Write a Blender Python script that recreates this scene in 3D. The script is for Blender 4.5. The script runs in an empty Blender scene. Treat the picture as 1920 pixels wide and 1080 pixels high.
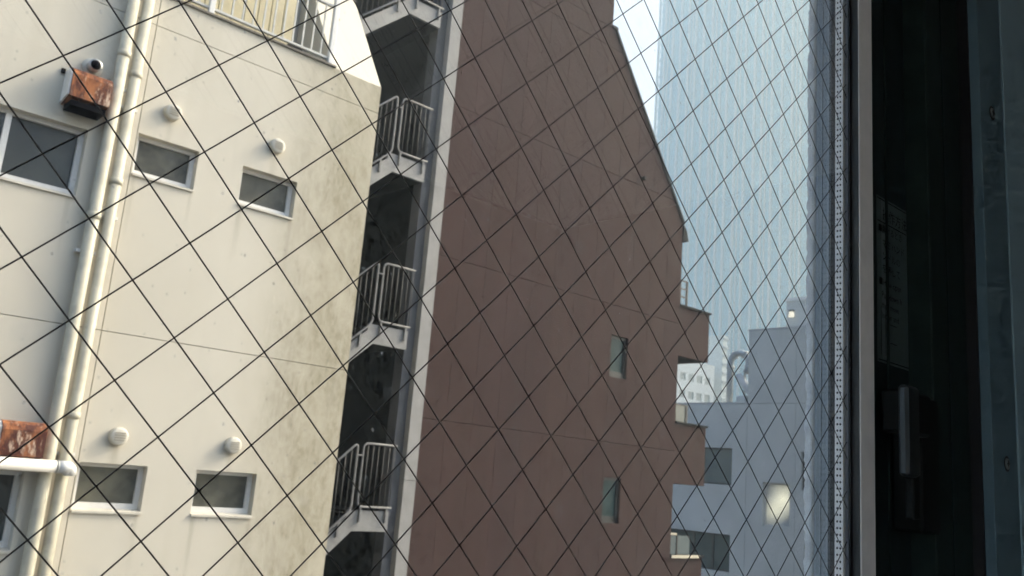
import bpy, math, random
from mathutils import Vector, Matrix, noise
R = math.radians
random.seed(7)
sc = bpy.context.scene
col = sc.collection

# ------------------------------------------------------------------ camera, sky, sun, exposure
# X runs along the facades (to the right), Y out of the window, Z up; the camera's eye is the origin
FPX, PITCH, ROLL, YAW = 1650.0, R(12.215), R(4.644), R(48.05)
_e = Vector((math.sin(YAW), math.cos(YAW), 0)); _n = Vector((-math.cos(YAW), math.sin(YAW), 0))
_f = Vector((0, math.cos(PITCH), math.sin(PITCH))); _r0 = Vector((1, 0, 0))
_u0 = Vector((0, -math.sin(PITCH), math.cos(PITCH)))
_r = _r0*math.cos(ROLL) + _u0*math.sin(ROLL); _u = -_r0*math.sin(ROLL) + _u0*math.cos(ROLL)
def _w(v): return Vector((v.dot(_e), v.dot(_n), v.z))
cam = bpy.data.cameras.new('camera'); camo = bpy.data.objects.new('camera', cam); col.objects.link(camo)
rx, ux, bx_ = _w(_r), _w(_u), -_w(_f)
camo.matrix_world = Matrix(((rx.x, ux.x, bx_.x, 0), (rx.y, ux.y, bx_.y, 0), (rx.z, ux.z, bx_.z, 0), (0, 0, 0, 1)))
cam.sensor_width = 36; cam.lens = FPX/1920*36; cam.clip_start = .01; cam.clip_end = 4000
cam.dof.use_dof = True; cam.dof.focus_distance = .84; cam.dof.aperture_fstop = 19
sc.camera = camo

SUN_EL, SUN_A = R(37), R(75)          # elevation; angle from the facade normal, to the right
sd = Vector((math.sin(SUN_A)*math.cos(SUN_EL), -math.cos(SUN_A)*math.cos(SUN_EL), math.sin(SUN_EL)))
world = bpy.data.worlds.new('World'); sc.world = world; world.use_nodes = True
wn = world.node_tree; wn.nodes.clear()
sky = wn.nodes.new('ShaderNodeTexSky'); sky.sky_type = 'NISHITA'; sky.sun_disc = False
sky.sun_elevation = SUN_EL; sky.sun_rotation = math.atan2(sd.x, sd.y)
sky.air_density = 1.0; sky.dust_density = 6.0; sky.ozone_density = 1.0
bg = wn.nodes.new('ShaderNodeBackground'); bg.inputs[1].default_value = .15
wo = wn.nodes.new('ShaderNodeOutputWorld')
wn.links.new(sky.outputs[0], bg.inputs[0]); wn.links.new(bg.outputs[0], wo.inputs[0])
sl = bpy.data.lights.new('sun', 'SUN'); sl.energy = 1.4; sl.angle = R(14); sl.color = (1, .88, .70)
so = bpy.data.objects.new('sun', sl); col.objects.link(so)
so.rotation_euler = (-sd).to_track_quat('-Z', 'Y').to_euler(); so.location = (30, -20, 40)
vs = sc.view_settings; vs.view_transform = 'Standard'; vs.look = 'None'; vs.exposure = 1.72; vs.gamma = 1; vs.use_curve_mapping = False
sc.cycles.use_denoising = True; sc.cycles.use_adaptive_sampling = True; sc.cycles.adaptive_threshold = .03; sc.cycles.adaptive_min_samples = 12
sc.cycles.max_bounces = 8; sc.cycles.diffuse_bounces = 4; sc.cycles.glossy_bounces = 4
sc.cycles.volume_bounces = 0; sc.cycles.transparent_max_bounces = 24; sc.cycles.transmission_bounces = 6
sc.cycles.sample_clamp_indirect = 6

# ------------------------------------------------------------------ materials
class NT:
    def __init__(s, name):
        s.m = bpy.data.materials.new(name); s.m.use_nodes = True; s.t = s.m.node_tree; s.t.nodes.clear()
        s.out = s.new('ShaderNodeOutputMaterial')
    def new(s, typ, **kw):
        n = s.t.nodes.new(typ)
        for k, v in kw.items():
            if k in n.inputs and not hasattr(n, k): n.inputs[k].default_value = v
            else: setattr(n, k, v)
        return n
    def ln(s, a, b): s.t.links.new(a, b)
    def val(s, sock, v):
        if hasattr(v, 'is_linked') or isinstance(v, bpy.types.NodeSocket): s.ln(v, sock)
        else: sock.default_value = v
    def math(s, op, a, b=0.0, clamp=False):
        n = s.new('ShaderNodeMath', operation=op, use_clamp=clamp); s.val(n.inputs[0], a); s.val(n.inputs[1], b); return n.outputs[0]
    def mix(s, fac, a, b):
        n = s.new('ShaderNodeMix', data_type='RGBA'); s.val(n.inputs[0], fac)
        for k, v in ((6, a), (7, b)):
            if isinstance(v, tuple): n.inputs[k].default_value = (*v, 1)
            else: s.ln(v, n.inputs[k])
        return n.outputs[2]
    def ramp(s, x, lo, hi, a=0.0, b=1.0):
        n = s.new('ShaderNodeMapRange', clamp=True); s.val(n.inputs[0], x)
        for i, v in enumerate((lo, hi, a, b)): n.inputs[i+1].default_value = v
        return n.outputs[0]
    def pos(s, scale=(1, 1, 1)):
        g = s.new('ShaderNodeNewGeometry'); mp = s.new('ShaderNodeMapping'); mp.inputs['Scale'].default_value = scale
        s.ln(g.outputs['Position'], mp.inputs[0]); return mp.outputs[0]
    def xyz(s):
        g = s.new('ShaderNodeNewGeometry'); x = s.new('ShaderNodeSeparateXYZ'); s.ln(g.outputs['Position'], x.inputs[0]); return x.outputs
    def noise(s, scale, detail=4, vec=None, rough=.55):
        n = s.new('ShaderNodeTexNoise'); n.inputs['Scale'].default_value = scale; n.inputs['Detail'].default_value = detail
        n.inputs['Roughness'].default_value = rough
        s.ln(vec if vec is not None else s.pos(), n.inputs['Vector']); return n.outputs[0]
    def rnd(s): return s.new('ShaderNodeObjectInfo').outputs['Random']
    def bsdf(s, colr, rough=.7, metal=0.0, spec=.5, bump=None, bstr=.2, bdist=.01):
        p = s.new('ShaderNodeBsdfPrincipled')
        if isinstance(colr, tuple): p.inputs['Base Color'].default_value = (*colr, 1)
        else: s.ln(colr, p.inputs['Base Color'])
        s.val(p.inputs['Roughness'], rough); p.inputs['Metallic'].default_value = metal
        p.inputs['Specular IOR Level'].default_value = spec
        if bump is not None:
            b = s.new('ShaderNodeBump'); b.inputs['Strength'].default_value = bstr; b.inputs['Distance'].default_value = bdist
            s.ln(bump, b.inputs['Height']); s.ln(b.outputs[0], p.inputs['Normal'])
        s.ln(p.outputs[0], s.out.inputs[0]); return p

M = {}
def simple(name, c, rough=.6, metal=0.0, var=.15, scale=6, bstr=.1, spec=.5):
    k = NT(name); n = k.noise(scale, 5)
    cc = k.mix(k.ramp(n, .3, .7), tuple(x*(1-var) for x in c), tuple(min(1, x*(1+var)) for x in c))
    k.bsdf(cc, rough, metal, spec, bump=k.noise(scale*8, 4), bstr=bstr, bdist=.004); M[name] = k.m; return k.m

def m_white_wall():
    k = NT('white_wall'); x, y, z = k.xyz()
    big = k.noise(.7, 4); streak = k.noise(1.0, 5, k.pos((5, 5, .35)), .65)
    base = k.mix(k.ramp(big, .3, .7), (.575, .535, .447), (.62, .578, .487))
    base = k.mix(k.math('MULTIPLY', k.ramp(streak, .5, .8), .35), base, (.50, .455, .365))
    # mould along the free edge of the wall
    edge = k.ramp(x, 3.85, 4.55); ragged = k.noise(2.3, 6, k.pos((1.4, 1, .8)), .7); fine = k.noise(13, 6, k.pos((1.5, 1, .6)), .75)
    gate = k.math('MULTIPLY', edge, k.ramp(ragged, .34, .56))
    mould = k.math('MULTIPLY', gate, k.ramp(fine, .38, .60, .25, 1.0))
    mould = k.math('MULTIPLY', mould, k.ramp(z, 4.19, 4.21, 1.0, 0.0))
    base = k.mix(k.math('MULTIPLY', mould, .92), base, (.165, .145, .090))
    soft = k.math('MULTIPLY', k.math('MULTIPLY', k.ramp(x, 3.7, 4.6), .6), k.ramp(z, 4.19, 4.21, 1.0, 0.0))
    base = k.mix(soft, base, (.42, .375, .265))
    # grime running down below the eave line and below the vents
    top = k.math('MULTIPLY', k.ramp(z, 3.2, 4.2), k.ramp(streak, .45, .7, 0, .35))
    base = k.mix(k.math('MULTIPLY', top, k.ramp(z, 4.19, 4.21, 1, 0)), base, (.45, .42, .34))
    # dirt runs below vents and sill corners
    runs = None
    for x0, zt, hw, ln in ((2.735, 3.02, .05, .5), (3.81, 3.03, .06, .6), (2.745, .02, .06, .5), (3.80, .03, .05, .5), (2.50, 2.40, .035, .7), (3.03, 2.40, .03, .5), (3.53, 2.40, .04, .6), (4.08, 2.40, .035, .8), (3.02, -.56, .03, .6), (3.53, -.56, .035, .7), (4.08, -.56, .03, .5), (1.95, 2.79, .16, .25), (2.0, 2.05, .03, .7), (1.2, 2.05, .04, .6)):
        dx_ = k.math('ABSOLUTE', k.math('SUBTRACT', k.math('ADD', x, k.math('MULTIPLY', k.math('SUBTRACT', fine, .5), .06)), x0))
        one = k.math('MULTIPLY', k.ramp(dx_, hw*.2, hw, 1, 0), k.math('MULTIPLY', k.ramp(z, zt-ln, zt, 0, 1), k.ramp(z, zt, zt+.01, 1, 0)))
        runs = one if runs is None else k.math('MAXIMUM', runs, one)
    base = k.mix(k.math('MULTIPLY', runs, k.ramp(streak, .3, .7, .15, .55)), base, (.30, .27, .21))
    k.bsdf(base, .85, 0, .25, bump=k.noise(60, 5), bstr=.25, bdist=.004); M['white_wall'] = k.m
m_white_wall()

def m_brown():
    k = NT('brown_panel'); r = k.rnd(); n = k.noise(.8, 5, k.pos((1, 1, .5))); st = k.noise(1.0, 5, k.pos((7, 7, .25)), .65)
    c = k.mix(k.ramp(n, .3, .7), (.050, .0315, .0300), (.065, .0410, .0390))
    c = k.mix(k.math('MULTIPLY', r, .8), c, (.066, .041, .036))
    c = k.mix(k.math('MULTIPLY', k.ramp(st, .42, .72), .6), c, (.046, .031, .027))
    k.bsdf(c, .85, 0, .08, bump=k.noise(45, 5), bstr=.3, bdist=.005); M['brown_panel'] = k.m
m_brown()

def m_rust():
    k = NT('rust'); n = k.noise(10, 6, k.pos((1, 1, .45)), .7); n2 = k.noise(16, 6, k.pos((1.5, 1.5, .5)), .7)
    c = k.mix(k.ramp(n, .40, .54), (.33, .125, .05), (.075, .022, .016))
    c = k.mix(k.ramp(n2, .56, .66), c, (.55, .42, .32))
    c = k.mix(k.ramp(k.noise(30, 4), .6, .75), c, (.22, .075, .03))
    k.bsdf(c, .8, 0, .3, bump=n2, bstr=.5, bdist=.008); M['rust'] = k.m
m_rust()

simple('white_metal', (.70, .69, .66), .42, 0, .06, 20, .05)
simple('pipe_paint', (.48, .45, .352), .55, 0, .2, 7, .1)
simple('vent_plastic', (.57, .54, .46), .55, 0, .08, 12, .05)
simple('sill_paint', (.57, .535, .455), .7, 0, .14, 9, .2)
simple('vent_slit', (.36, .33, .27), .7, 0, .1, 12, .05)
simple('joint_dark', (.16, .145, .12), .9, 0, .2, 12, .1)
simple('dark_hole', (.008, .008, .010), .9, 0, .2, 10, .05, spec=.0)
simple('steel', (.42, .42, .42), .35, .7, .15, 25, .1)
simple('beige_board', (.58, .51, .33), .65, 0, .10, 4, .15)
simple('grey_render', (.40, .40, .37), .85, 0, .12, 3, .3)
simple('bal_grey', (.46, .46, .43), .45, .2, .1, 15, .05)
simple('stair_paint', (.22, .22, .215), .6, 0, .16, 7, .2)
simple('stair_rail', (.17, .17, .17), .6, .1, .15, 18, .1)
simple('stair_baluster', (.075, .073, .07), .55, .2, .15, 18, .1)
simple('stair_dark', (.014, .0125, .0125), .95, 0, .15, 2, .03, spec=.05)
simple('stair_side', (.105, .105, .11), .85, 0, .2, 2, .3)
simple('pilaster', (.27, .265, .255), .8, 0, .10, 4, .25)
simple('brown_core', (.05, .034, .028), .9, 0, .15, 3, .2)
simple('flashing', (.022, .023, .024), .8, 0, .2, 10, .1, spec=.1)
simple('dark_frame', (.035, .036, .036), .45, .2, .2, 12, .05)
simple('grey_concrete', (.57, .565, .535), .85, 0, .10, .8, .25)
simple('far_white', (.66, .67, .68), .8, 0, .08, .08, .1)
simple('far_window', (.20, .21, .22), .3, 0, .1, .2, .05)
simple('slim_white', (.80, .79, .76), .7, 0, .06, .1, .05)
simple('pale_wall', (.46, .47, .48), .85, 0, .08, .4, .2)
simple('duct_metal', (.40, .42, .43), .5, .3, .25, 3, .2)
simple('tower_fin', (.97, .99, 1.0), .4, 0, .01, .05, .02)
simple('tower_band', (.54, .82, .97), .4, 0, .12, .06, .02)
simple('asphalt', (.05, .05, .052), .9, 0, .25, 1.2, .4)
simple('outer_concrete', (.33, .33, .32), .9, 0, .12, 1.5, .3)
simple('room_paint', (.82, .81, .78), .9, 0, .05, 2, .1)
simple('room_dark', (.10, .085, .07), .8, 0, .1, 2, .1)
simple('room_floor', (.56, .52, .46), .6, 0, .15, 3, .1)
simple('taupe_alu', (.86, .87, .89), .45, .1, .06, 30, .04)
simple('bead_alu', (.055, .062, .065), .5, .2, .10, 30, .04)
simple('black_alu', (.018, .030, .031), .45, 0, .2, 25, .04, spec=.12)
simple('black_alu2', (.020, .033, .030), .5, 0, .2, 25, .04, spec=.12)
simple('slate_panel', (.115, .19, .235), .6, 0, .05, 20, .05, spec=.2)
simple('slate_trim', (.235, .36, .43), .65, 0, .04, 14, .06, spec=.2)
simple('screw_metal', (.20, .23, .23), .4, .3, .12, 30, .05)
simple('handle_metal', (.034, .042, .044), .42, .2, .12, 30, .05)
simple('handle_dark', (.012, .0145, .014), .5, 0, .15, 30, .05, spec=.15)
simple('gasket', (.012, .012, .014), .6, 0, .2, 30, .05)
simple('spacer_alu', (.90, .91, .91), .5, 0, .06, 60, .05)
simple('outer_frame', (.27, .31, .335), .55, .1, .12, 14, .08)
simple('outer_frame_dark', (.045, .055, .058), .5, .1, .15, 14, .08)
simple('sealant', (.84, .88, .92), .9, 0, .14, 60, .8)
simple('wire', (.035, .034, .033), .4, .6, .3, 90, .15)
simple('sticker_film', (.075, .105, .105), .35, 0, .1, 40, .02, spec=.3)
simple('sticker_sheen', (.115, .150, .150), .3, 0, .1, 40, .02, spec=.4)
simple('sticker_ink', (.006, .007, .007), .6, 0, .1, 40, .02, spec=.1)
simple('sunlit_tone_ledge', (.62, .55, .40), .6, 0, .1, 6, .1)  # warm pale tone carries the sunlit reflection on the balcony ledge

def m_pane(name, c, rough=.12, spec=.5, sc_=2.0, c2=None):
    k = NT(name); n = k.noise(sc_, 3)
    cc = k.mix(k.math('ADD', k.ramp(n, .35, .65, 0, .7), k.math('MULTIPLY', k.rnd(), .3)), c, c2 or tuple(x*1.6 for x in c))
    k.bsdf(cc, rough, 0, spec, bump=k.noise(1.5, 2), bstr=.03, bdist=.02); M[name] = k.m
m_pane('pane_dark', (.034, .036, .030), .35, .3, 4.5, (.150, .146, .112))
m_pane('pane_left', (.045, .050, .050), .25, .3, 2.0, (.075, .085, .080))
m_pane('pane_teal', (.020, .042, .042), .35, .12, 1.5, (.035, .065, .066))
m_pane('pane_grey', (.10, .125, .125), .15, .5, .8, (.14, .165, .16))
m_pane('pane_greydark', (.05, .07, .07), .15, .5, .8, (.08, .105, .10))
m_pane('tower_glass', (.46, .80, .98), .15, .8, .03, (.56, .88, 1.0))

def m_emit(name, c, e):
    k = NT(name); n = k.noise(1.6, 3); st = k.ramp(n, .3, .7, .6*e, 1.1*e)
    em = k.new('ShaderNodeEmission'); em.inputs[0].default_value = (*c, 1); k.ln(st, em.inputs[1]); k.ln(em.outputs[0], k.out.inputs[0]); M[name] = k.m
def m_reflection_glow():
    k = NT('reflection_glow'); g = k.new('ShaderNodeNewGeometry'); tot = None  # glow spots on the pane stand in for a blurred warm reflection
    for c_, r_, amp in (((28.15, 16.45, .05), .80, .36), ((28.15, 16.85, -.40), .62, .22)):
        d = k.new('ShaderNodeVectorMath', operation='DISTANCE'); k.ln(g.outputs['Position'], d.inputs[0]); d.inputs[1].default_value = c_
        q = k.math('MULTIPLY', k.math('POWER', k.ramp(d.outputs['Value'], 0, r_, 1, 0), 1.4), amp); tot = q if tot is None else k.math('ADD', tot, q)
    p = k.bsdf((.36, .38, .39), .5); p.inputs['Emission Color'].default_value = (1, .93, .66, 1); k.ln(tot, p.inputs['Emission Strength']); M['reflection_glow'] = k.m
m_reflection_glow()
m_emit('lit_lamp', (1, .93, .78), .5)

def m_glass(name, veil, specks):
    k = NT(name); x, y, z = k.xyz()
    gm = k.new('ShaderNodeNewGeometry'); dt = k.new('ShaderNodeVectorMath', operation='DOT_PRODUCT')
    k.ln(gm.outputs['Incoming'], dt.inputs[0]); k.ln(gm.outputs['Normal'], dt.inputs[1])
    gz_ = k.math('SUBTRACT', 1.0, k.math('ABSOLUTE', dt.outputs['Value']))       # Schlick reflectance of glass, both sides alike
    refl = k.math('ADD', k.math('MULTIPLY', k.math('POWER', gz_, 5.0), .955), .04)
    tr = k.new('ShaderNodeBsdfTransparent'); tr.inputs[0].default_value = (.990, .996, .993, 1)
    gl = k.new('ShaderNodeBsdfGlossy'); gl.inputs['Roughness'].default_value = 0; gl.inputs[0].default_value = (1, 1, 1, 1)
    m1 = k.new('ShaderNodeMixShader'); k.ln(refl, m1.inputs[0]); k.ln(tr.outputs[0], m1.inputs[1]); k.ln(gl.outputs[0], m1.inputs[2])
    if not specks: k.ln(m1.outputs[0], k.out.inputs[0]); M[name] = k.m; return
    tl = k.new('ShaderNodeBsdfTranslucent'); tl.inputs[0].default_value = (.85, .88, .9, 1)
    dust = k.ramp(k.noise(4, 3, k.pos((1, 1, .5)), .65), .35, .75, veil*.5, veil*1.5)
    if specks:
        tot = None
        for scv, rad, keep, amp in ((90, .10, .86, .13), (42, .055, .84, .28), (15, .10, .80, .05)):
            v = k.new('ShaderNodeTexVoronoi', voronoi_dimensions='2D'); v.inputs['Scale'].default_value = scv; v.inputs['Randomness'].default_value = 1
            wob = k.new('ShaderNodeVectorMath', operation='ADD'); nz = k.new('ShaderNodeTexNoise'); nz.inputs['Scale'].default_value = scv*3
            cb = k.new('ShaderNodeCombineXYZ'); k.ln(x, cb.inputs[0]); k.ln(k.math('MULTIPLY', z, .8), cb.inputs[1])
            k.ln(cb.outputs[0], nz.inputs['Vector'])
            mul = k.new('ShaderNodeVectorMath', operation='SCALE'); k.ln(nz.outputs['Color'], mul.inputs[0]); mul.inputs['Scale'].default_value = .12/scv
            k.ln(cb.outputs[0], wob.inputs[0]); k.ln(mul.outputs[0], wob.inputs[1]); k.ln(wob.outputs[0], v.inputs['Vector'])
            sep = k.new('ShaderNodeSeparateColor'); k.ln(v.outputs['Color'], sep.inputs[0])
            one = k.math('MULTIPLY', k.ramp(v.outputs['Distance'], rad*.45, rad, amp, 0), k.math('GREATER_THAN', sep.outputs[0], keep))
            tot = one if tot is None else k.math('MAXIMUM', tot, one)
        streak = k.math('MULTIPLY', k.ramp(k.noise(22, 3, k.pos((1.6, .01, .35)), .7), .62, .80), specks*.06)
        dust = k.math('ADD', dust, k.math('ADD', k.math('MULTIPLY', tot, specks), streak))
    m2 = k.new('ShaderNodeMixShader'); k.ln(dust, m2.inputs[0]); k.ln(m1.outputs[0], m2.inputs[1]); k.ln(tl.outputs[0], m2.inputs[2])
    k.ln(m2.outputs[0], k.out.inputs[0]); M[name] = k.m
m_glass('window_glass', .0018, 0)
m_glass('dirty_glass', .012, .9)

# ------------------------------------------------------------------ mesh helpers
class MB:
    def __init__(s): s.v = []; s.f = []
    def poly(s, pts, faces):
        b = len(s.v); s.v += [tuple(p) for p in pts]; s.f += [tuple(i+b for i in f) for f in faces]; return s
    def box(s, x0, x1, y0, y1, z0, z1, bev=0.0):
        if bev <= 0:
            return s.poly([(x0,y0,z0),(x1,y0,z0),(x1,y1,z0),(x0,y1,z0),(x0,y0,z1),(x1,y0,z1),(x1,y1,z1),(x0,y1,z1)],
                          [(0,3,2,1),(4,5,6,7),(0,1,5,4),(1,2,6,5),(2,3,7,6),(3,0,4,7)])
        b = bev; xs = (x0, x0+b, x1-b, x1); ys = (y0, y0+b, y1-b, y1); P = []; idx = {}
        def g(i, j, k):
            if (i, j, k) not in idx: idx[(i, j, k)] = len(P); P.append((xs[i], ys[j], (z0, z0+b, z1-b, z1)[k]))
            return idx[(i, j, k)]
        F = []
        for a in (0, 3):
            q = lambda t: t if a else t[::-1]
            F.append(q((g(a,1,1), g(a,2,1), g(a,2,2), g(a,1,2)))); F.append(q((g(1,a,1), g(1,a,2), g(2,a,2), g(2,a,1)))); F.append(q((g(1,1,a), g(2,1,a), g(2,2,a), g(1,2,a))))
        for i, ii in ((0, 1), (3, 2)):
            for j, jj in ((0, 1), (3, 2)):
                F.append((g(i,jj,1), g(ii,j,1), g(ii,j,2), g(i,jj,2))); F.append((g(i,1,jj), g(i,2,jj), g(ii,2,j), g(ii,1,j))); F.append((g(1,i,jj), g(2,i,jj), g(2,ii,j), g(1,ii,j)))
                for k_, kk in ((0, 1), (3, 2)): F.append((g(i,jj,kk), g(ii,j,kk), g(ii,jj,k_)))
        return s.poly(P, F)
    def prism(s, pts2, a0, a1, axis='x'):
        """extrude a polygon: axis 'x' -> pts are (y,z); 'y' -> (x,z); 'z' -> (x,y)"""
        def mk(p, a): return (a, p[0], p[1]) if axis == 'x' else (p[0], a, p[1]) if axis == 'y' else (p[0], p[1], a)
        n = len(pts2); P = [mk(p, a0) for p in pts2] + [mk(p, a1) for p in pts2]
        return s.poly(P, [tuple(range(n)), tuple(range(2*n-1, n-1, -1))] + [(i, i+n, (i+1) % n+n, (i+1) % n) for i in range(n)])
    def tube(s, path, r, n=8, caps=True):
        path = [Vector(p) for p in path]; rings = []; prev = None
        for i, p in enumerate(path):
            t = (path[min(i+1, len(path)-1)] - path[max(i-1, 0)]).normalized()
            if prev is None: a = t.orthogonal().normalized()
            else: a = (prev - t*prev.dot(t)).normalized()
            prev = a; b = t.cross(a); rr = r[i] if isinstance(r, (list, tuple)) else r
            rings.append([p + (a*math.cos(2*math.pi*k/n) + b*math.sin(2*math.pi*k/n))*rr for k in range(n)])
        F = []
        for i in range(len(rings)-1):
            for k in range(n): F.append((i*n+k, i*n+(k+1) % n, (i+1)*n+(k+1) % n, (i+1)*n+k))
        if caps: F += [tuple(range(n-1, -1, -1)), tuple((len(rings)-1)*n+k for k in range(n))]
        return s.poly([q for ring in rings for q in ring], F)
    def holes(s, u0, u1, v0, v1, hs, d0, d1, mp):
        """a slab u0..u1 x v0..v1 between depths d0 (front) and d1 with rectangular openings"""
        us = sorted({u0, u1, *[min(max(h[i], u0), u1) for h in hs for i in (0, 1)]}); vs_ = sorted({v0, v1, *[min(max(h[i], v0), v1) for h in hs for i in (2, 3)]})
        inside = lambda u, v: any(h[0] < u < h[1] and h[2] < v < h[3] for h in hs)
        nu, nv = len(us)-1, len(vs_)-1
        sol = [[not inside((us[i]+us[i+1])/2, (vs_[j]+vs_[j+1])/2) for j in range(nv)] for i in range(nu)]
        ok = lambda i, j: 0 <= i < nu and 0 <= j < nv and sol[i][j]
        for i in range(nu):
            for j in range(nv):
                if not sol[i][j]: continue
                a, b, c, d = us[i], us[i+1], vs_[j], vs_[j+1]
                for dd in (d0, d1): s.poly([mp(a,dd,c), mp(b,dd,c), mp(b,dd,d), mp(a,dd,d)], [(0,1,2,3)])
                for cond, (p, q) in (((i-1, j), ((a,c),(a,d))), ((i+1, j), ((b,c),(b,d))), ((i, j-1), ((a,c),(b,c))), ((i, j+1), ((a,d),(b,d)))):
                    if not ok(*cond): s.poly([mp(p[0],d0,p[1]), mp(q[0],d0,q[1]), mp(q[0],d1,q[1]), mp(p[0],d1,p[1])], [(0,1,2,3)])
        return s
    def mesh(s, name, mat, smooth=False):
        me = bpy.data.meshes.new(name); me.from_pydata(s.v, [], s.f)
        import bmesh as bm_
        b = bm_.new(); b.from_mesh(me); bm_.ops.remove_doubles(b, verts=b.verts, dist=1e-6); bm_.ops.recalc_face_normals(b, faces=b.faces); b.to_mesh(me); b.free()
        me.materials.append(mat if not isinstance(mat, str) else M[mat])
        if smooth:
            for p in me.polygons: p.use_smooth = True
        return me
    def obj(s, name, mat, parent=None, smooth=False): return link(name, s.mesh(name, mat, smooth), parent)

def link(name, data, parent=None, loc=(0, 0, 0)):
    o = bpy.data.objects.new(name, data); col.objects.link(o); o.location = loc
    if parent is not None: adopt(o, parent)
    return o
def wpos(o):
    p = Vector((0, 0, 0))
    while o: p += o.location + (o.matrix_parent_inverse.translation if o.parent else Vector()); o = o.parent
    return p
def adopt(o, parent):
    o.parent = parent; o.matrix_parent_inverse = Matrix.Translation(-wpos(parent))
def thing(name, label, cat, loc=(0, 0, 0), group=None):
    o = bpy.data.objects.new(name, None); col.objects.link(o); o.location = loc; o.empty_display_size = .2
    return tag(o, label, cat, group)
def tag(o, label=None, cat=None, group=None, kind=None):
    if label: o['label'] = label
    if cat: o['category'] = cat
    if group: o['group'] = group
    if kind: o['kind'] = kind
    return o
def struct(o): o['kind'] = 'structure'; return o
XZ = lambda u, d, v: (u, d, v)        # facades parallel to the window
YZ = lambda u, d, v: (d, u, v)        # facades across
def clip(poly, a, b, c):
    """keep a*x+b*y<=c"""
    out = []
    for i, p in enumerate(poly):
        q = poly[(i+1) % len(poly)]; dp = a*p[0]+b*p[1]-c; dq = a*q[0]+b*q[1]-c
        if dp <= 0: out.append(p)
        if dp*dq < 0: t = dp/(dp-dq); out.append((p[0]+(q[0]-p[0])*t, p[1]+(q[1]-p[1])*t))
    return out

GZ = -9.5
# ------------------------------------------------------------------ ground
struct(MB().poly([(-900, -600, GZ), (1500, -600, GZ), (1500, 1500, GZ), (-900, 1500, GZ)], [(0, 1, 2, 3)]).obj('ground', 'asphalt'))

# ------------------------------------------------------------------ our own building: the room and its wall
DW = .5602                                   # glass plane
S1, S0, Z0, Z1 = 1.109, -.52, -.42, 1.00     # daylight opening of the sash
w = MB(); w.holes(-3.05, 3.25, -1.55, 1.37, [(S0-.06, 1.60, Z0-.06, Z1+.06)], .535, .612, XZ); struct(w.obj('room_wall', 'room_paint'))
struct(MB().box(-3.0, 3.2, .618, .66, GZ, Z0-.075).obj('outer_wall_below', 'outer_concrete'))
struct(MB().box(-3.0, 3.2, .618, .66, Z1+.075, 4.2).obj('outer_wall_above', 'outer_concrete'))
struct(MB().box(-3.0, S0-.075, .618, .66, Z0-.072, Z1+.072).obj('outer_wall_left', 'outer_concrete'))
struct(MB().box(1.235, 3.2, .6135, .66, Z0-.072, Z1+.072).obj('outer_wall_right', 'outer_concrete'))
struct(MB().box(-3.2, 3.4, -3.8, .616, -1.64, -1.498).obj('room_floor', 'room_floor'))
struct(MB().box(-3.2, 3.4, -3.8, .616, 1.318, 1.44).obj('room_ceiling', 'room_paint'))
struct(MB().holes(-3.7, .614, -1.6, 1.40, [(-2.0, .1, -1.3, 1.28)], -3.15, -2.998, YZ).obj('room_wall_left', 'room_paint'))  # unseen side opening added to brighten the room and sash
struct(MB().box(3.198, 3.35, -3.7, .614, -1.6, 1.40).obj('room_wall_right', 'room_dark'))
struct(MB().holes(-3.1, 3.3, -1.61, 1.41, [(-2.95, .12, -1.35, 1.28)], -2.2, -2.05, XZ).obj('room_wall_back', 'room_dark'))   # unseen opening added so skylight from behind reaches the sash stile

# ------------------------------------------------------------------ white building
FD = 8.0
WB = thing('white_building', 'cream white rendered building with mould-stained right edge and sloping top corner', 'building', (1.5, 12, GZ))
JZ = [GZ, -4.83, -1.93, .976, 3.88, 4.19]      # horizontal joints
VX = 2.463                                    # vertical joint
wins = [(2.46, 3.05, 2.43, 2.81), (3.50, 4.10, 2.43, 2.81), (2.46, 3.05, -.53, -.145), (3.50, 4.10, -.53, -.145)]
lwins = [(.80, 2.055, 2.09, 2.69), (.80, 2.075, -.86, -.255)]
lower = [(2.46, 3.05, -3.48, -3.10), (3.50, 4.10, -3.48, -3.10)]
allw = wins + lwins + lower
wins[0] = (2.475, 3.05, 2.43, 2.81); wins[2] = (2.475, 3.05, -.53, -.145); lower[0] = (2.475, 3.05, -3.48, -3.10); allw = wins + lwins + lower
g = .007
for a, b in ((-2.6, VX), (VX, 4.965)):
    for k in range(len(JZ)-1):
        z0, z1 = JZ[k], JZ[k+1]
        if z1 <= 0 and z0 < -4.8 and k == 0: pass
        if z0 > 3.8: hs = []
        else: hs = [(h[0], h[1], h[2]-.031, h[3]) for h in allw if h[0] >= a-.01 and h[1] <= b+.01 and h[2] >= z0 and h[3] <= z1]
        MB().holes(a + (g/2 if a > 0 else 0), b - (g/2 if b < 4 else 0), z0 + (g/2 if k else 0), z1 - (g/2 if k < 4 else 0), hs, FD, FD+.17, XZ).obj('wall_panel', 'white_wall', WB)
MB().box(-2.58, 4.955, FD+.175, 15.5, GZ, 4.10).obj('wall_core', 'joint_dark', WB)

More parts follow.
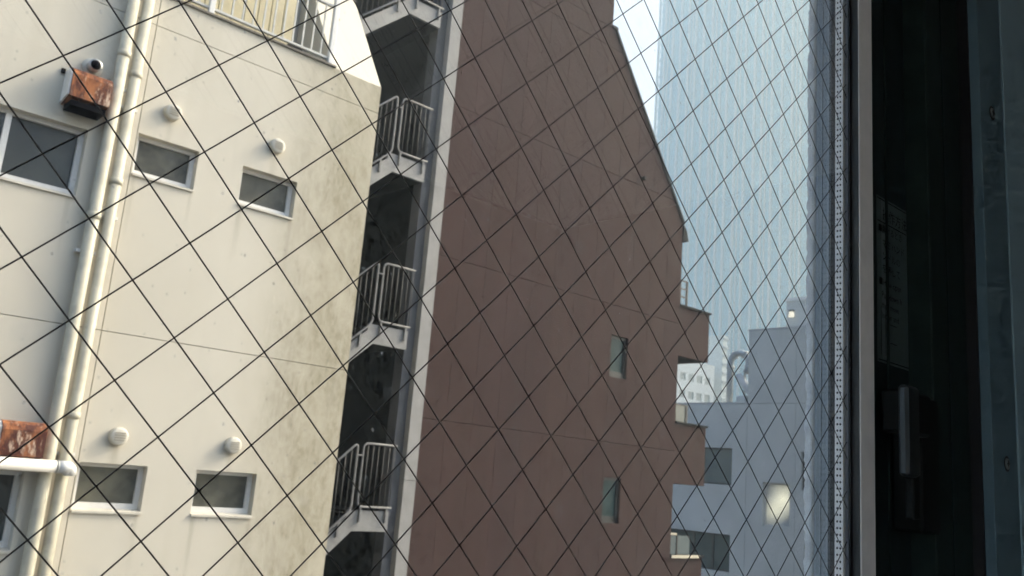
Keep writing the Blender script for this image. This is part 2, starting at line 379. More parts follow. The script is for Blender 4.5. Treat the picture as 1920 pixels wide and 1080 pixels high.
def window(parent, x0, x1, z0, z1, pane='pane_dark', mull=None, d=FD):
    fw = .042
    m = MB(); fy0, fy1 = d+.085, d+.15
    m.box(x0, x0+fw, fy0, fy1, z0, z1); m.box(x1-fw, x1, fy0, fy1, z0, z1); m.box(x0+fw, x1-fw, fy0+.001, fy1, z0, z0+fw*1.25); m.box(x0+fw, x1-fw, fy0+.001, fy1, z1-fw*.8, z1)
    wo_ = m.obj('window', 'white_metal', parent)
    xs = [x0+fw-.005] + ([mull] if mull else []) + [x1-fw+.005]
    for i in range(len(xs)-1):
        a, b = xs[i], xs[i+1]; yy = fy0+.028+.016*i
        MB().box(a, b, yy, yy+.006, z0+fw*1.25-.004, z1-fw*.8+.004).obj('pane', pane, wo_)
    if mull: MB().box(mull-.024, mull+.024, fy0+.004, fy1-.01, z0+fw*1.25, z1-fw*.8).obj('mullion', 'white_metal', wo_)
    sl_ = MB().prism([(d-.022, z0-.030), (d-.022, z0-.010), (d+.084, z0+.006), (d+.084, z0-.030)], x0+.002, x1-.002, 'x'); sl_.obj('sill', 'sill_paint', wo_)
    return wo_
for h in wins + lower: window(WB, *h)
window(WB, *lwins[0], pane='pane_left', mull=1.455); window(WB, *lwins[1], pane='pane_left', mull=1.455)
# stored things behind the frosted panes
# sloped corner block and the balcony beside it
SL = [(FD+.001, 4.192), (FD+1.05, 5.94), (FD+1.05, 6.9), (FD+4, 6.9), (FD+4, 4.192)]
MB().prism(SL, 4.335, 4.964, 'x').obj('sloped_corner', 'white_wall', WB)
MB().box(-2.6, 4.33, FD+.02, FD+1.1, 4.102, 4.172).obj('balcony_floor', 'grey_render', WB)
MB().box(-2.6, 4.33, FD+.95, FD+4, 4.175, 6.9).obj('balcony_back_wall', 'grey_render', WB)
MB().box(-2.6, 4.36, FD-.025, FD+.12, 4.192, 4.212).obj('balcony_kerb', 'joint_dark', WB)
MB().box(-2.6, 4.98, FD+.75, FD+4.1, 6.905, 7.05).obj('roof_slab', 'white_wall', WB)
x = -1.0; i = 0
while x < 3.86:
    MB().box(x, x+.135, FD+.30, FD+.33, 4.26, 5.9, .004).obj('board', 'beige_board', WB); x += .142; i += 1
rl = MB().box(-2.6, 4.25, FD+.005, FD+.04, 4.262, 4.29, .004).obj('railing', 'bal_grey', WB)
MB().box(-2.6, 4.25, FD+.003, FD+.043, 4.875, 4.905, .004).obj('top_rail', 'bal_grey', rl)
bme = MB().box(-.008, .008, -.008, .008, 4.291, 4.874).mesh('baluster', 'bal_grey')
x = 4.17
while x > -.6:
    if abs(x-2.94) > .05: link('baluster', bme, rl, (x, FD+.022, 0))
    x -= .1125
for px_, wd in ((2.94, .055), (4.285, .055), (1.6, .055)): MB().box(px_-wd/2, px_+wd/2, FD-.02, FD+.035, 4.214, 5.0, .005).obj('post', 'white_metal', rl)
pb = thing('storage_box', 'small dark box on the balcony floor behind the railing', 'box', (3.93, FD+.15, 4.174))
MB().box(3.86, 4.00, FD+.09, FD+.24, 4.176, 4.30, .012).obj('box_body', 'dark_hole', pb); MB().box(3.85, 4.01, FD+.08, FD+.25, 4.302, 4.325, .006).obj('lid', 'dark_frame', pb)

# drain pipes
def vpipe(x, r, y, z0, z1, label, mat, cols):
    t = thing('drain_pipe', label, 'pipe', (x, y, z0), 'drain pipes on the cream building')
    MB().tube([(x, y, z0), (x, y, z1)], r, 20).obj('pipe', mat, t, True)
    for cz in cols:
        MB().tube([(x, y, cz), (x, y, cz+.06)], r+.007, 20).obj('collar', mat, t, True)
        MB().box(x-r-.03, x+r+.03, y+.02, FD-.002, cz-.30, cz-.275).obj('bracket', 'white_metal', t)
vpipe(2.205, .052, 7.915, GZ, 7.5, 'left one of the two cream drain pipes beside the rusty hoods', 'pipe_paint', (3.42, 1.9, -1.2))
vpipe(2.335, .050, 7.925, GZ, 7.5, 'right one of the two cream drain pipes, next to the small windows', 'pipe_paint', (3.27, 2.25, .20))
t = thing('cross_pipe', 'short horizontal white pipe crossing in front of the drain pipes below a rusty hood', 'pipe', (1.5, 7.78, -.2))
MB().tube([(-.5, 7.79, -.19), (2.235, 7.79, -.192)], .049, 20).obj('pipe', 'white_metal', t, True)
MB().tube([(2.24, 7.79, -.192), (2.25, 7.79, -.192)], .053, 20).obj('collar', 'bal_grey', t, True)
MB().tube([(2.251, 7.79, -.192), (2.31, 7.79, -.192), (2.335, 7.795, -.194), (2.352, 7.805, -.205), (2.358, 7.812, -.25)], [.05, .05, .05, .05, .05], 20).obj('elbow', 'white_metal', t, True)

# rusty hoods
def hood(dz, label):
    t = thing('vent_hood', label, 'vent hood', (1.95, FD, 2.9+dz), 'rusty vent hoods')
    b = MB(); pr = [(FD-.003, 3.14+dz), (FD-.15, 3.14+dz), (FD-.20, 3.115+dz), (FD-.225, 3.07+dz), (FD-.225, 2.87+dz), (FD-.06, 2.84+dz), (FD-.003, 2.84+dz)]
    b.prism(pr, 1.80, 2.125, 'x').obj('hood', 'rust', t)
    MB().prism([(FD-.003, 3.135+dz), (FD-.15, 3.135+dz), (FD-.21, 3.09+dz), (FD-.21, 2.88+dz), (FD-.003, 2.85+dz)], 1.785, 1.7985, 'x').obj('side_plate', 'white_metal', t)
    MB().box(1.82, 2.105, FD-.222, FD-.02, 2.79+dz, 2.838+dz).obj('opening', 'dark_hole', t)
    MB().box(1.75, 1.783, FD-.02, FD-.002, 3.12+dz, 3.16+dz).obj('lug', 'dark_hole', t)
    return t
hood(0, 'rusty orange vent hood above the large left window'); hood(-3.0, 'dark rusty vent hood just above the horizontal white pipe')
t = thing('exhaust_pipe', 'round metal exhaust outlet above the upper rusty hood', 'exhaust', (1.98, FD, 3.23))
MB().tube([(1.985, FD-.002, 3.25), (1.985, FD-.03, 3.25)], .085, 24).obj('flange', 'vent_plastic', t, True)
MB().tube([(1.985, FD-.031, 3.25), (1.985, FD-.12, 3.248)], .055, 24).obj('outlet', 'steel', t, True)
MB().tube([(1.985, FD-.1205, 3.248), (1.985, FD-.123, 3.248)], .043, 20).obj('opening', 'dark_hole', t, True)

# round vent caps with louvres
def cap(x, z, label):
    t = thing('wall_vent', label, 'vent', (x, FD, z), 'round vent caps above the small windows')
    MB().tube([(x, FD-.002, z), (x, FD-.05, z), (x, FD-.066, z), (x, FD-.070, z)], [.078, .078, .070, .056], 28).obj('cap', 'vent_plastic', t, True)
    for q in range(4): MB().box(x-.045, x+.045, FD-.078, FD-.0705, z-.036+q*.021, z-.028+q*.021).obj('louvre', 'vent_slit', t)
cap(2.735, 3.09, 'round vent cap above the upper window nearest the drain pipes'); cap(3.81, 3.105, 'round vent cap above the upper window nearest the stained edge')
cap(2.745, .09, 'round vent cap above the lower window nearest the drain pipes'); cap(3.80, .10, 'round vent cap above the lower window nearest the stained edge')

# ------------------------------------------------------------------ brown building
BD = 12.2
BB = thing('brown_building', 'tall dark brown panelled building with slanted upper right side', 'building', (12.5, 17, GZ))
SLP = ((16.22, 6.18), (13.45, 10.02))
na, nb = (SLP[0][1]-SLP[1][1]), (SLP[1][0]-SLP[0][0])      # normal of the slant
na, nb = -na, -nb; na, nb = (SLP[1][1]-SLP[0][1]), (SLP[0][0]-SLP[1][0]); nc = na*SLP[0][0]+nb*SLP[0][1]
cx = [9.135] + [9.67+.6*k for k in range(11)] + [16.22]
rows = [GZ, -4.88, -1.99, .90, 3.79, 6.67, 9.56, 10.02, 12.45]
bw = [(13.905, 14.44, 2.26, 3.15), (13.905, 14.44, -.72, .195)]
for i in range(len(cx)-1):
    for j in range(len(rows)-1):
        x0, x1, z0, z1 = cx[i]+.002, cx[i+1]-.002, rows[j]+.004, rows[j+1]-.004
        if j == 5: z1 += .0
        if z0 > 9.9:
            if x0 > 13.3: continue
            x1 = min(x1, 13.36)
        hs = [h for h in bw if h[0] > x0-.02 and h[1] < x1+.02 and h[2] > z0 and h[3] < z1]
        if hs: MB().holes(x0, x1, z0, z1, hs, BD, BD+.15, XZ).obj('panel', 'brown_panel', BB); continue
        p = [(x0, z0), (x1, z0), (x1, z1), (x0, z1)]
        if z0 < 9.9: p = clip(p, na, nb, nc)
        if len(p) < 3: continue
        MB().prism(p, BD, BD+.15, 'y').obj('panel', 'brown_panel', BB)
core = [(9.14, GZ), (16.20, GZ), (16.20, 6.15), (13.42, 10.0), (13.34, 10.0), (13.34, 12.4), (9.14, 12.4)]
MB().prism(core, BD+.152, 21, 'y').obj('core', 'brown_core', BB)
for x0, x1, z0, z1 in bw:
    m = MB(); fw = .06
    m.box(x0+.002, x0+fw, BD+.06, BD+.12, z0+.002, z1-.002); m.box(x1-fw, x1-.002, BD+.06, BD+.12, z0+.002, z1-.002); m.box(x0+fw, x1-fw, BD+.061, BD+.12, z0+.002, z0+fw*2.2); m.box(x0+fw, x1-fw, BD+.061, BD+.12, z1-fw, z1-.002)
    wo_ = m.obj('window', 'dark_frame', BB); MB().box(x0+fw-.004, x1-fw+.004, BD+.085, BD+.092, z0+fw*2.2-.004, z1-fw+.004).obj('pane', 'pane_teal', wo_)
# flashing along the slant, little eave at its foot
dx, dz = SLP[1][0]-SLP[0][0], SLP[1][1]-SLP[0][1]; ln_ = math.hypot(dx, dz); nx, nz = dz/ln_, -dx/ln_
if nx < 0: nx, nz = -nx, -nz
A = (SLP[0][0], SLP[0][1]); Bp = SLP[1]
MB().prism([A, (A[0]+nx*.05, A[1]+nz*.05), (Bp[0]+nx*.05, Bp[1]+nz*.05), Bp], BD-.03, BD+8, 'y').obj('slant_flashing', 'flashing', BB)
MB().prism([(16.222, 5.76), (16.43, 5.80), (16.34, 6.06), (16.222, 6.178)], BD-.02, BD+6, 'y').obj('eave', 'flashing', BB)
MB().box(13.37, 13.53, BD-.02, BD+7, 10.03, 10.10).obj('ledge', 'flashing', BB)
MB().box(8.885, 9.130, BD-.03, BD+.6, GZ, -.16).obj('pilaster', 'pilaster', BB); MB().box(8.885, 9.130, BD-.03, BD+.6, -.153, 12.4).obj('pilaster', 'pilaster', BB)
MB().tube([(14.655, BD-.001, 6.85), (14.655, BD-.09, 6.85)], .045, 10).obj('wall_stub', 'flashing', BB)
def balcony(zt, zb):
    m = MB().box(16.225, 17.40, BD+.01, BD+.14, zb, zt)
    o = m.obj('balcony', 'brown_panel', BB)
    MB().box(17.27, 17.40, BD+.143, BD+3.2, zb, zt).obj('side_wall', 'brown_panel', o)
    MB().box(16.225, 17.268, BD+.143, BD+3.2, zb-.0, zb+.15).obj('slab', 'stair_dark', o)
    MB().box(16.223, 17.44, BD-.03, BD+.17, zt+.002, zt+.045).obj('coping', 'flashing', o)
    return o
o = balcony(4.21, 3.06)
for xx in (16.27, 16.53): MB().box(xx, xx+.04, BD+.05, BD+.09, 4.257, 4.86).obj('rail_post', 'dark_frame', o)
for zz in (4.45, 4.64, 4.83): MB().box(16.312, 16.528, BD+.055, BD+.08, zz, zz+.03).obj('rail_bar', 'dark_frame', o)
o = balcony(1.52, .19)
MB().box(16.66, 16.73, BD+.05, BD+.10, 1.567, 1.93).obj('screen_post', 'dark_frame', o); MB().box(16.25, 16.73, BD+.05, BD+.10, 1.931, 1.97).obj('screen_rail', 'dark_frame', o)
MB().box(16.25, 16.658, BD+.065, BD+.075, 1.567, 1.93).obj('screen_pane', 'pane_grey', o)
o = balcony(-1.39, -2.72)
MB().box(16.223, 17.25, BD-.045, BD-.032, -1.40, -1.335).obj('ledge', 'sunlit_tone_ledge', o)
for a, b in ((16.25, 16.50), (16.56, 17.0)): MB().box(a, b, BD+.065, BD+.075, -1.33, -.93).obj('screen_pane', 'pane_grey', o)
MB().box(16.505, 16.555, BD+.05, BD+.10, -1.343, -.92).obj('screen_post', 'dark_frame', o); MB().box(16.25, 16.5, BD+.05, BD+.10, -.918, -.875).obj('screen_rail', 'sunlit_tone_ledge', o)

# stairwell recess and staircase
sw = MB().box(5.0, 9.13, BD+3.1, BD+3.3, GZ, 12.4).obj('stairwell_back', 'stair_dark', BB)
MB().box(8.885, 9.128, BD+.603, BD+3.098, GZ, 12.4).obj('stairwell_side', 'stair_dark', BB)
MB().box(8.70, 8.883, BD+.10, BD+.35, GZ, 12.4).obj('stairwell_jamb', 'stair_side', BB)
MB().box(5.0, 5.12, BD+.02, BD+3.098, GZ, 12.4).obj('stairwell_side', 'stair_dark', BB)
ST = thing('escape_staircase', 'grey external escape staircase in the dark gap between the buildings', 'staircase', (7.2, 13.5, GZ))
STEPN = 8; RISE = 1.5; RUN = 1.66
stepme = MB().box(0, RUN/STEPN+.02, 0, 1.15, -.045, 0).mesh('step', 'stair_dark')
lv = [-4.0+3.0*k for k in range(5)]     # underside level of the landings
SF = BD+.02
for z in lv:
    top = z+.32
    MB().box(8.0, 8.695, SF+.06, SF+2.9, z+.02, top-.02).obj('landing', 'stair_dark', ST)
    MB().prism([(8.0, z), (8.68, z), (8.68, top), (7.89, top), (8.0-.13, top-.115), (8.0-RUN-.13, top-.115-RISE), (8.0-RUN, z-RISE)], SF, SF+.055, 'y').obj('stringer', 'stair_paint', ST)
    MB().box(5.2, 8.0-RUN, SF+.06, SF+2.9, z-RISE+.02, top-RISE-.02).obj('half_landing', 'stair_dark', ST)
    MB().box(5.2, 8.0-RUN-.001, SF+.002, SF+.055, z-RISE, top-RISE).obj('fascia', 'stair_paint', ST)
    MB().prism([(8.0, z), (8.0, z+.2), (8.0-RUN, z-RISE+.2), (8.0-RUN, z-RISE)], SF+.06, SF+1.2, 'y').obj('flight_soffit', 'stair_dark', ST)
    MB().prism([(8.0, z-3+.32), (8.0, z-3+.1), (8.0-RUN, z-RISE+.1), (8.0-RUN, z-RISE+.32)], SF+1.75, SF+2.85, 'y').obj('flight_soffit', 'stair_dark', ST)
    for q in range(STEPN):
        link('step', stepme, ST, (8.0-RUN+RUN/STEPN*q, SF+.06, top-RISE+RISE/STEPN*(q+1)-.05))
    # railings: two rounded frames with balusters
    def rounded(P, rr, n=5):
        out = []
        for i, p in enumerate(P):
            p = Vector(p)
            if i in (0, len(P)-1): out.append(p); continue
            a = (Vector(P[i-1])-p).normalized(); b = (Vector(P[i+1])-p).normalized()
            for k in range(n+1):
                t_ = k/n; out.append((p+a*rr)*(1-t_)**2 + p*2*t_*(1-t_) + (p+b*rr)*t_**2)
        return out
    yb = SF-.03; b0 = top+.06; t0 = top+1.06
    P = [(8.69, yb, t0), (8.035, yb, t0), (8.035, yb, b0), (8.69, yb, b0)]
    ra = MB().tube(rounded(P, .10), .019, 8).obj('railing', 'stair_rail', ST, True)
    for q in range(6):
        xx = 8.125+q*.105; MB().tube([(xx, yb, b0), (xx, yb, t0)], .0085, 6).obj('baluster', 'stair_baluster', ra, True)
    sl_ = RISE/RUN; xk = 7.925
    P = [(xk-1.75, yb, t0-.0-1.75*sl_), (xk, yb, t0), (xk, yb, b0-.05), (xk-1.75, yb, b0-.05-1.75*sl_)]
    rb = MB().tube(rounded(P, .10), .019, 8).obj('railing', 'stair_rail', ST, True)
    for q in range(14):
        dd = .10+q*.105; MB().tube([(xk-dd, yb, b0-.05-dd*sl_), (xk-dd, yb, t0-dd*sl_)], .0085, 6).obj('baluster', 'stair_baluster', rb, True)
    MB().tube([(xk, yb, t0-.2), (8.035, yb, t0-.2)], .015, 6).obj('link_bar', 'stair_rail', ra, True)
    for xx, zb in ((8.10, b0), (8.60, b0), (7.72, b0-.05-.205*sl_), (7.0, b0-.05-.925*sl_)):
        MB().box(xx-.014, xx+.014, SF-.045, SF-.002, zb-.24, zb).obj('stanchion', 'stair_rail', ST)

# ------------------------------------------------------------------ grey building across the end
GS = 28.0
GB = thing('grey_building', 'blue-grey concrete block with stepped roof behind the brown balconies', 'building', (33, 18, GZ))
gw = [(18.47, 19.85, .41, 1.74), (18.47, 21.6, -2.62, -1.33), (16.15, 17.19, -.90, .60), (14.2, 15.74, .41, 1.70), (14.2, 15.6, -2.62, -1.33), (22.5, 24, .41, 1.74)]
gz = [GZ, -6.0, -2.95, .12, 3.35]
gy = [11.0, 13.9, 15.95, 17.87, 21.9, 26, 30]
for i in range(len(gy)-1):
    for j in range(4):
        hs = [h for h in gw if h[0] >= gy[i]-.01 and h[1] <= gy[i+1]+.01 and h[2] < gz[j+1] and h[3] > gz[j]]
        MB().holes(gy[i]+.006, gy[i+1]-.006, gz[j]+.006, gz[j+1]-.006, hs, GS, GS+.25, YZ).obj('wall_panel', 'grey_concrete', GB)
    if gy[i+1] <= 17.9:
        MB().holes(gy[i]+.006, gy[i+1]-.006, 3.362, 6.02, [], GS, GS+.25, YZ).obj('wall_panel', 'grey_concrete', GB)
MB().box(GS+.26, 40, 11, 30, GZ, 3.30).obj('core', 'grey_concrete', GB); MB().box(GS+.26, 40, 11, 17.80, 3.302, 5.97).obj('upper_core', 'grey_concrete', GB)
MB().box(GS-.02, GS+.3, 17.88, 30, 3.352, 3.41).obj('coping', 'pale_wall', GB); MB().box(GS-.02, GS+.3, 11, 17.9, 6.022, 6.08).obj('coping', 'pale_wall', GB)
for q, (y0, y1, z0, z1) in enumerate(gw):
    m = MB(); fw = .07
    m.box(GS+.12, GS+.2, y0+.002, y0+fw, z0+.002, z1-.002); m.box(GS+.12, GS+.2, y1-fw, y1-.002, z0+.002, z1-.002); m.box(GS+.121, GS+.2, y0+fw, y1-fw, z0+.002, z0+fw); m.box(GS+.121, GS+.2, y0+fw, y1-fw, z1-fw, z1-.002)
    wo_ = m.obj('window', 'grey_concrete' if q == 2 else 'dark_frame', GB)
    if q == 2: wo_['label'] = 'added pane with a painted warm reflection glow'  # added opening, only carries the painted reflection
    ys = [y0+fw-.004, y1-fw+.004]
    if y1-y0 > 1.8: ys = [y0+fw-.004, y0+.80, y0+1.65, y1-fw+.004]
    for a in range(len(ys)-1):
        MB().box(GS+.15+.006*a, GS+.156+.006*a, ys[a], ys[a+1], z0+fw-.004, z1-fw+.004).obj('pane', 'reflection_glow' if q == 2 else ('pane_grey' if q != 1 else 'pane_greydark'), wo_)
        if a: MB().box(GS+.125, GS+.19, ys[a]-.05, ys[a]+.05, z0+fw, z1-fw).obj('mullion', 'dark_frame', wo_)

# duct on its lower roof
t = thing('ventilation_duct', 'curved dark ventilation duct on the lower grey roof', 'duct', (29.3, 18.6, 3.36))
path = [(29.2, 19.45, 3.36), (29.2, 19.45, 4.6)] + [(29.2, 19.03+.42*math.cos(a_), 5.0+.46*math.sin(a_)) for a_ in [-.3+math.pi*1.35*k/14 for k in range(15)]]
MB().tube(path, .13, 14).obj('elbow', 'duct_metal', t, True)
for k in (2, 6, 10, 14): MB().tube([path[k], tuple(Vector(path[k])+(Vector(path[min(k+1, 16)])-Vector(path[k]))*.4)], .17, 14).obj('flange', 'duct_metal', t, True)
MB().tube([(29.0, 18.95, 4.55), (29.0, 17.98, 3.42)], .15, 10).obj('diagonal_pipe', 'pale_wall', t, True)
MB().tube([(29.15, 18.75, 4.2), (29.15, 18.35, 3.9), (29.15, 18.2, 3.42)], .16, 10).obj('lower_elbow', 'duct_metal', t, True)
MB().box(28.8, 29.4, 18.45, 18.9, 3.362, 3.75, .03).obj('fan_box', 'duct_metal', t)
MB().tube([(29.3, 18.85, 3.36), (29.3, 18.85, 4.7)], .05, 8).obj('post', 'duct_metal', t)

# pale building behind it with a lamp
PB = thing('pale_building', 'pale grey building rising behind the stepped grey roof', 'building', (66, 28, GZ))
MB().box(60, 75, 20, 35.05, GZ, 15.0).obj('wall', 'pale_wall', PB); MB().box(59.9, 75, 20, 35.15, 15.003, 15.25).obj('coping', 'far_white', PB)
MB().box(59.9, 59.97, 32.9, 33.1, GZ, 14.9).obj('downpipe', 'grey_concrete', PB)
t = thing('wall_lamp', 'small glowing lamp high on the pale grey building', 'lamp', (59.8, 34.5, 13.7))
MB().box(59.75, 59.998, 34.35, 34.75, 14.15, 14.3, .03).obj('lamp_bracket', 'dark_frame', t); MB().tube([(59.85, 34.55, 14.14), (59.85, 34.55, 13.75)], [.16, .24], 12).obj('lamp_glass', 'lit_lamp', t, True)

# far white apartment block and slim white tower block
FW = thing('far_white_block', 'distant white apartment block with rows of small grey windows', 'building', (208, 158, GZ))
hs = []
for r_ in range(5):
    for c_ in range(8):
        x0 = 215.6-c_*3.95-3.0; z0 = 33.2-2.1-r_*5.0; hs.append((x0, x0+2.6, z0, z0+2.1))
MB().holes(184, 217.2, GZ, 36.6, hs, 150, 150.6, XZ).obj('wall', 'far_white', FW); MB().box(184, 217.2, 150.9, 168, GZ, 36.5).obj('core', 'far_white', FW)
MB().box(183.9, 217.3, 149.9, 168, 36.603, 37.0).obj('roof_edge', 'slim_white', FW)
for h in hs:
    wo_ = MB().box(h[0]+.01, h[1]-.01, 150.35, 150.5, h[2]+.01, h[3]-.01).obj('window', 'far_window', FW)
SB = thing('slim_white_tower', 'slim bright white tower block in front of the glass skyscraper', 'building', (224, 152, GZ))
MB().box(221, 223.4, 150, 156, GZ, 47).obj('wall', 'slim_white', SB)
for q in range(9): MB().box(220.8, 223.5, 149.5, 149.998, 45.6-q*2.6, 46.3-q*2.6).obj('balcony', 'pale_wall', SB)

# ------------------------------------------------------------------ glass skyscraper
TS, TY0, TY1, TH = 300.0, 118.0, 243.8, 262.0
TB = thing('glass_skyscraper', 'pale blue glass skyscraper with bright vertical fins', 'skyscraper', (330, 181, GZ))
MB().box(TS+.6, TS+60, TY0, TY1-.8, GZ, TH).obj('curtain_wall', 'tower_glass', TB)
z = GZ+5; bme = MB().box(TS+.2, TS+.598, TY0, TY1-.4, 0, 1.35).mesh('spandrel', 'tower_band')
while z < TH: link('spandrel', bme, TB, (0, 0, z)); z += 4.2
fme = MB().box(TS-.6, TS+.198, 0, .95, GZ, TH).mesh('fin', 'tower_fin'); fm2 = MB().box(TS-.3, TS+.197, 0, .5, GZ, TH).mesh('fin', 'tower_fin')
y = TY1-.5; q = 0
while y > TY0+1:
    link('fin', fme, TB, (0, y, 0))
    if q % 3 == 1: link('fin', fm2, TB, (0, y-1.6, 0))
    y -= 4.6 if q % 4 else 3.7; q += 1

# ------------------------------------------------------------------ hazy air
hz = NT('haze'); pv = hz.new('ShaderNodeVolumePrincipled'); pv.inputs['Density'].default_value = .0021; pv.inputs['Color'].default_value = (.75, .94, 1, 1); pv.inputs['Anisotropy'].default_value = .62
hz.ln(pv.outputs[0], hz.out.inputs['Volume']); M['haze'] = hz.m
tag(MB().box(-60, 420, -40, 300, GZ-1, TH+4).obj('haze', 'haze'), 'pale blue city haze between the buildings', 'haze', None, 'stuff')

# ------------------------------------------------------------------ the window we look through
WS = thing('wired_glass_window', 'near window with diamond-wired double glazing, taupe sash and black jamb', 'window', (.3, DW, Z0))
gp = MB().box(S0-.008, S1+.012, DW-.0034, DW+.0034, Z0-.008, Z1+.008).obj('glass_pane', 'window_glass', WS)
gp.data.materials.append(M['dirty_glass'])
for p_ in gp.data.polygons:
    if p_.normal.y > .9: p_.material_index = 1
MB().box(S0-.008, S1+.012, DW+.0150, DW+.0200, Z0-.008, Z1+.008).obj('outer_pane', 'window_glass', WS)
# wires: a square mesh laid at 45 degrees, each wire a little wavy
SP = .0798233*DW; LA, LB = .217653*DW, .409173*DW; s2 = math.sqrt(.5)
def wire(c0, dirv, nrm, k, dy):
    base = Vector((LA, LB)) + nrm*(k*SP); ts = []
    lo, hi = -9, 9
    for ax, mn, mx in ((0, S0, S1+.004), (1, Z0, Z1)):
        a = (mn-base[ax])/dirv[ax]; b = (mx-base[ax])/dirv[ax]; lo = max(lo, min(a, b)); hi = min(hi, max(a, b))
    if hi-lo < .01: return
    n = max(3, int((hi-lo)/.012)); P = []
    for i in range(n+1):
        t_ = lo+(hi-lo)*i/n; p = base+dirv*t_
        off = noise.noise(Vector((p.x*9, p.y*9, dy*900+k*.13)))*.0006 + noise.noise(Vector((p.x*55, p.y*55, k*1.7+dy*400)))*.00012
        p = p+nrm*off; P.append((p.x, DW+dy*1.6, p.y))
    MB().tube(P, .00056, 6).obj('wire', 'wire', gp, True)
for k in range(-40, 41):
    wire(0, Vector((s2, s2)), Vector((s2, -s2)), k, .00030)
    wire(0, Vector((s2, -s2)), Vector((s2, s2)), k, -.00030)
# aluminium spacer with pairs of punched holes between the panes
def spacer_side():
    zs = Z0; ya, yb = DW+.0036, DW+.0148
    m = MB(); m.holes(ya, yb, Z0, Z1, [], S1, S1+.006, YZ); o = m.obj('spacer', 'spacer_alu', WS)
    hm = []
    for sgn in (0, 1):
        d = MB(); n = 8; c = [(S1-.0004, .0, 0)]
        P = [(S1-.0006, math.cos(2*math.pi*i/n)*.00115, math.sin(2*math.pi*i/n)*.0016) for i in range(n)] + [(S1+.0002, math.cos(2*math.pi*i/n)*.00115, math.sin(2*math.pi*i/n)*.0016) for i in range(n)]
        d.poly(P, [tuple(range(n))] + [(i, (i+1) % n, (i+1) % n+n, i+n) for i in range(n)]); hm.append(d)
    me = hm[0].mesh('hole', 'gasket'); z = -.13; cnt = 0
    rest = MB()
    z = Z0+.01; i = 0
    while z < Z1-.01:
        for yy in (DW+.0070, DW+.0112):
            if -.105 < z < .75 and cnt < 300: link('hole', me, o, (0, yy, z)); cnt += 1
        z += .0083; i += 1
    return o
spacer_side()
m = MB(); m.holes(S0-.006, S1, Z0-.006, Z1+.006, [(S0, S1+.1, Z0, Z1)], DW+.0036, DW+.0148, XZ); m.obj('spacer', 'spacer_alu', WS)
# gaskets
MB().box(S1+.0005, S1+.0062, DW-.0062, DW-.0036, Z0, Z1).obj('gasket', 'gasket', WS)
# bead (side of the sash towards the glass) and stile
MB().prism([(S1+.0065, DW-.0036), (S1+.0075, DW-.0150), (S1+.030, DW-.0150), (S1+.030, DW-.0036)], Z0, Z1, 'z').obj('glazing_bead', 'bead_alu', WS)
MB().box(S1+.0078, S1+.0479, DW-.0168, DW-.0152, Z0-.05, Z1+.05, .0006).obj('stile', 'taupe_alu', WS)
MB().box(S1+.0305, S1+.0465, DW-.0150, DW+.0205, Z0-.05, Z1+.05).obj('stile_core', 'taupe_alu', WS)
for nm, bx in (('stile', (S0-.05, S0, DW-.0168, DW+.02, Z0-.05, Z1+.05)), ('top_rail', (S0, S1+.0076, DW-.0166, DW+.02, Z1+.001, Z1+.05)), ('bottom_rail', (S0, S1+.0076, DW-.0166, DW+.02, Z0-.05, Z0-.001))):
    MB().box(*bx).obj(nm, 'taupe_alu', WS)
# outside: dark seal, fixed frame and ragged sealant, seen through the glass
OF = WS
MB().box(S1-.0005, S1+.03, DW+.0206, DW+.0240, Z0-.05, Z1+.05).obj('seal', 'outer_frame_dark', OF)
MB().box(S1+.0006, S1+.03, DW+.0241, DW+.0340, Z0-.05, Z1+.05).obj('frame_lip', 'outer_frame', OF)
MB().box(S1-.0008, S1+.03, DW+.0341, DW+.0432, Z0-.05, Z1+.05).obj('frame_web', 'outer_frame', OF)
m = MB(); n = 520; na_ = 7; rows_ = []
for i in range(n+1):
    z = Z0-.05+(Z1-Z0+.1)*i/n; ring = []
    big = noise.noise(Vector((z*9, 0, 3)))*.0022 + noise.noise(Vector((z*45, 1, 3)))*.0012
    for k in range(na_):
        a = k/(na_-1); fine_ = noise.noise(Vector((z*160, a*3, 7)))*.0011 + noise.noise(Vector((z*420, a*6, 9)))*.0006
        ring.append((S1+.0012-.0026*math.sin(math.pi*a) - fine_*1.1 + (.012 if k in (0, na_-1) else 0), DW+.0436+a*(.0165+big)+fine_*1.6, z))
    rows_.append(ring)
P = [p for r_ in rows_ for p in r_]; F = [(i*na_+k, i*na_+k+1, (i+1)*na_+k+1, (i+1)*na_+k) for i in range(n) for k in range(na_-1)]
m.poly(P, F); m.obj('sealant_strip', 'sealant', OF, True)
for nm, bx in (('frame_left', (S0-.06, S0-.002, DW+.021, DW+.0575, Z0-.06, Z1+.06)), ('frame_top', (S0-.001, S1+.029, DW+.0206, DW+.0575, Z1+.051, Z1+.07)), ('frame_bottom', (S0-.001, S1+.029, DW+.0206, DW+.0575, Z0-.07, Z0-.051))):
    MB().box(*bx).obj(nm, 'outer_frame', OF)

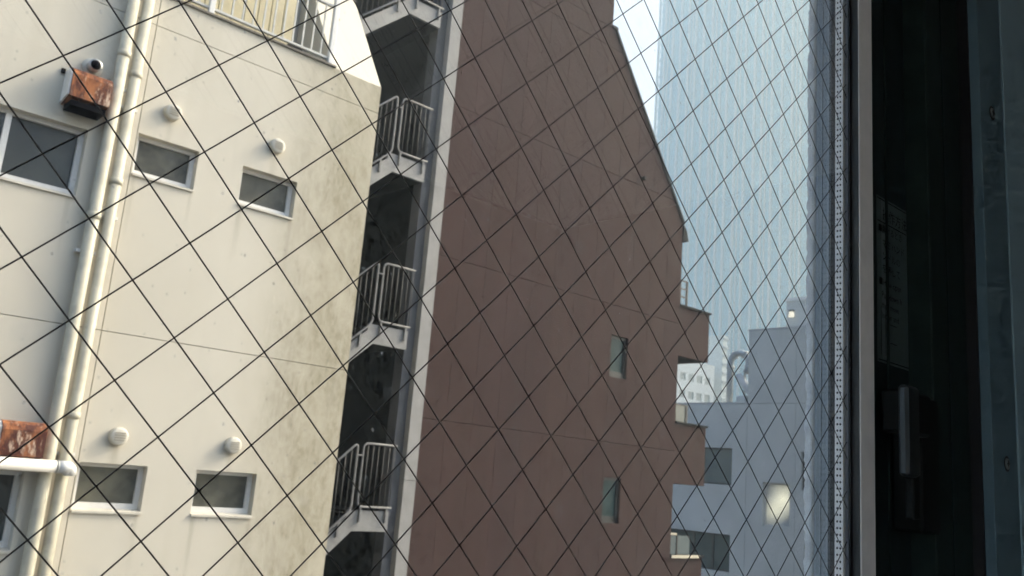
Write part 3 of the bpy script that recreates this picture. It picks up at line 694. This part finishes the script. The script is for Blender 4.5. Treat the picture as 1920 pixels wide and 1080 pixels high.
# dark fixed jamb to the right
JB = WS
ZA, ZB = Z0-.055, Z1+.055
MB().box(1.1585, 1.3135, .565, .600, ZA, ZB).obj('jamb_face', 'black_alu', JB)
MB().box(1.2405, 1.2450, .562, .5648, ZA, ZB).obj('rib', 'black_alu2', JB)
MB().box(1.314, 1.447, .530, .601, ZA, ZB, .002).obj('jamb_step', 'black_alu2', JB)
MB().box(1.372, 1.378, .5285, .5298, ZA, ZB).obj('rib', 'black_alu', JB)
MB().box(1.448, 1.4525, .515, .602, ZA, ZB).obj('groove', 'gasket', JB)
RP = thing('side_panel', 'dark slate panel with two cross-head screws right of the window', 'panel', (1.5, .5, Z0))
MB().box(1.453, 1.5575, .500, .534, ZA-.02, ZB+.02, .0012).obj('panel', 'slate_panel', RP)
MB().box(1.5600, 1.95, .4985, .534, ZA-.02, ZB+.02, .001).obj('trim', 'slate_trim', RP)
def screw(x, z):
    m = MB(); y = .500
    sc_ = MB().tube([(x, y-.0002, z), (x, y-.0016, z), (x, y-.0022, z)], [.0090, .0086, .006], 20).obj('screw', 'screw_metal', RP, True)
    MB().tube([(x, y-.0001, z), (x, y-.00035, z)], .0122, 20).obj('washer_ring', 'gasket', sc_)
    MB().box(x-.0052, x+.0052, y-.0025, y-.00221, z-.0012, z+.0012).obj('slot', 'gasket', sc_); MB().box(x-.0012, x+.0012, y-.0026, y-.00222, z-.0052, z+.0052).obj('slot', 'gasket', sc_)
screw(1.505, .667); screw(1.510, .084)
# lever handle
HD = MB().box(1.250, 1.313, .522, .5645, -.028, .158, .004).obj('handle', 'handle_dark', WS)
MB().box(1.140, 1.178, .492, .506, .043, .160, .004).obj('lever', 'handle_metal', HD)
MB().box(1.165, 1.2495, .507, .540, .100, .158, .004).obj('neck', 'handle_dark', HD)
MB().box(1.160, 1.181, .495, .5065, -.010, .0425, .002).obj('lever_tip', 'handle_dark', HD)

# operating-instruction sticker
SK = thing('instruction_sticker', 'dim instruction sticker with printed text on the black jamb', 'sticker', (1.27, .565, .2))
MB().box(1.212, 1.3125, .5642, .5648, .204, .452).obj('film', 'sticker_film', SK)
MB().box(1.2265, 1.2385, .5640, .5641, .210, .447).obj('sheen_band', 'sticker_sheen', SK)
for z in (.2065, .4125, .4475): MB().box(1.214, 1.311, .5638, .5639, z, z+.0016).obj('rule', 'sticker_ink', SK)
for xx in (1.2225, 1.2365): MB().box(xx, xx+.0012, .5638, .5639, .215, .285).obj('diagram_line', 'sticker_ink', SK)
MB().box(1.252, 1.274, .5638, .5639, .235, .2362).obj('diagram_line', 'sticker_ink', SK); MB().box(1.252, 1.274, .5638, .5639, .262, .2632).obj('diagram_line', 'sticker_ink', SK)
def text(body, x, z, size):
    c = bpy.data.curves.new('lettering', 'FONT'); c.body = body; c.size = size; c.extrude = 0; c.resolution_u = 2
    c.materials.append(M['sticker_ink'])
    tmp = bpy.data.objects.new('tmp', c); col.objects.link(tmp); dg = bpy.context.evaluated_depsgraph_get()
    me = bpy.data.meshes.new_from_object(tmp.evaluated_get(dg)); bpy.data.objects.remove(tmp)
    me.transform(Matrix.Rotation(R(90), 4, 'X')); me.transform(Matrix.Translation((x, .5637, z)))
    link('lettering', me, SK)
text('操作方法', 1.230, .4195, .021)
text('■開けるとき', 1.216, .3985, .0135)
text('マミハンド', 1.228, .3765, .0150); text('ンドルの', 1.228, .3570, .0150); text('を押して', 1.228, .3380, .0150)
text('■How open', 1.217, .3180, .0140); text('Pull down h', 1.225, .2990, .0140); text('then move', 1.225, .2840, .0130); text('locker and', 1.225, .2690, .0130)
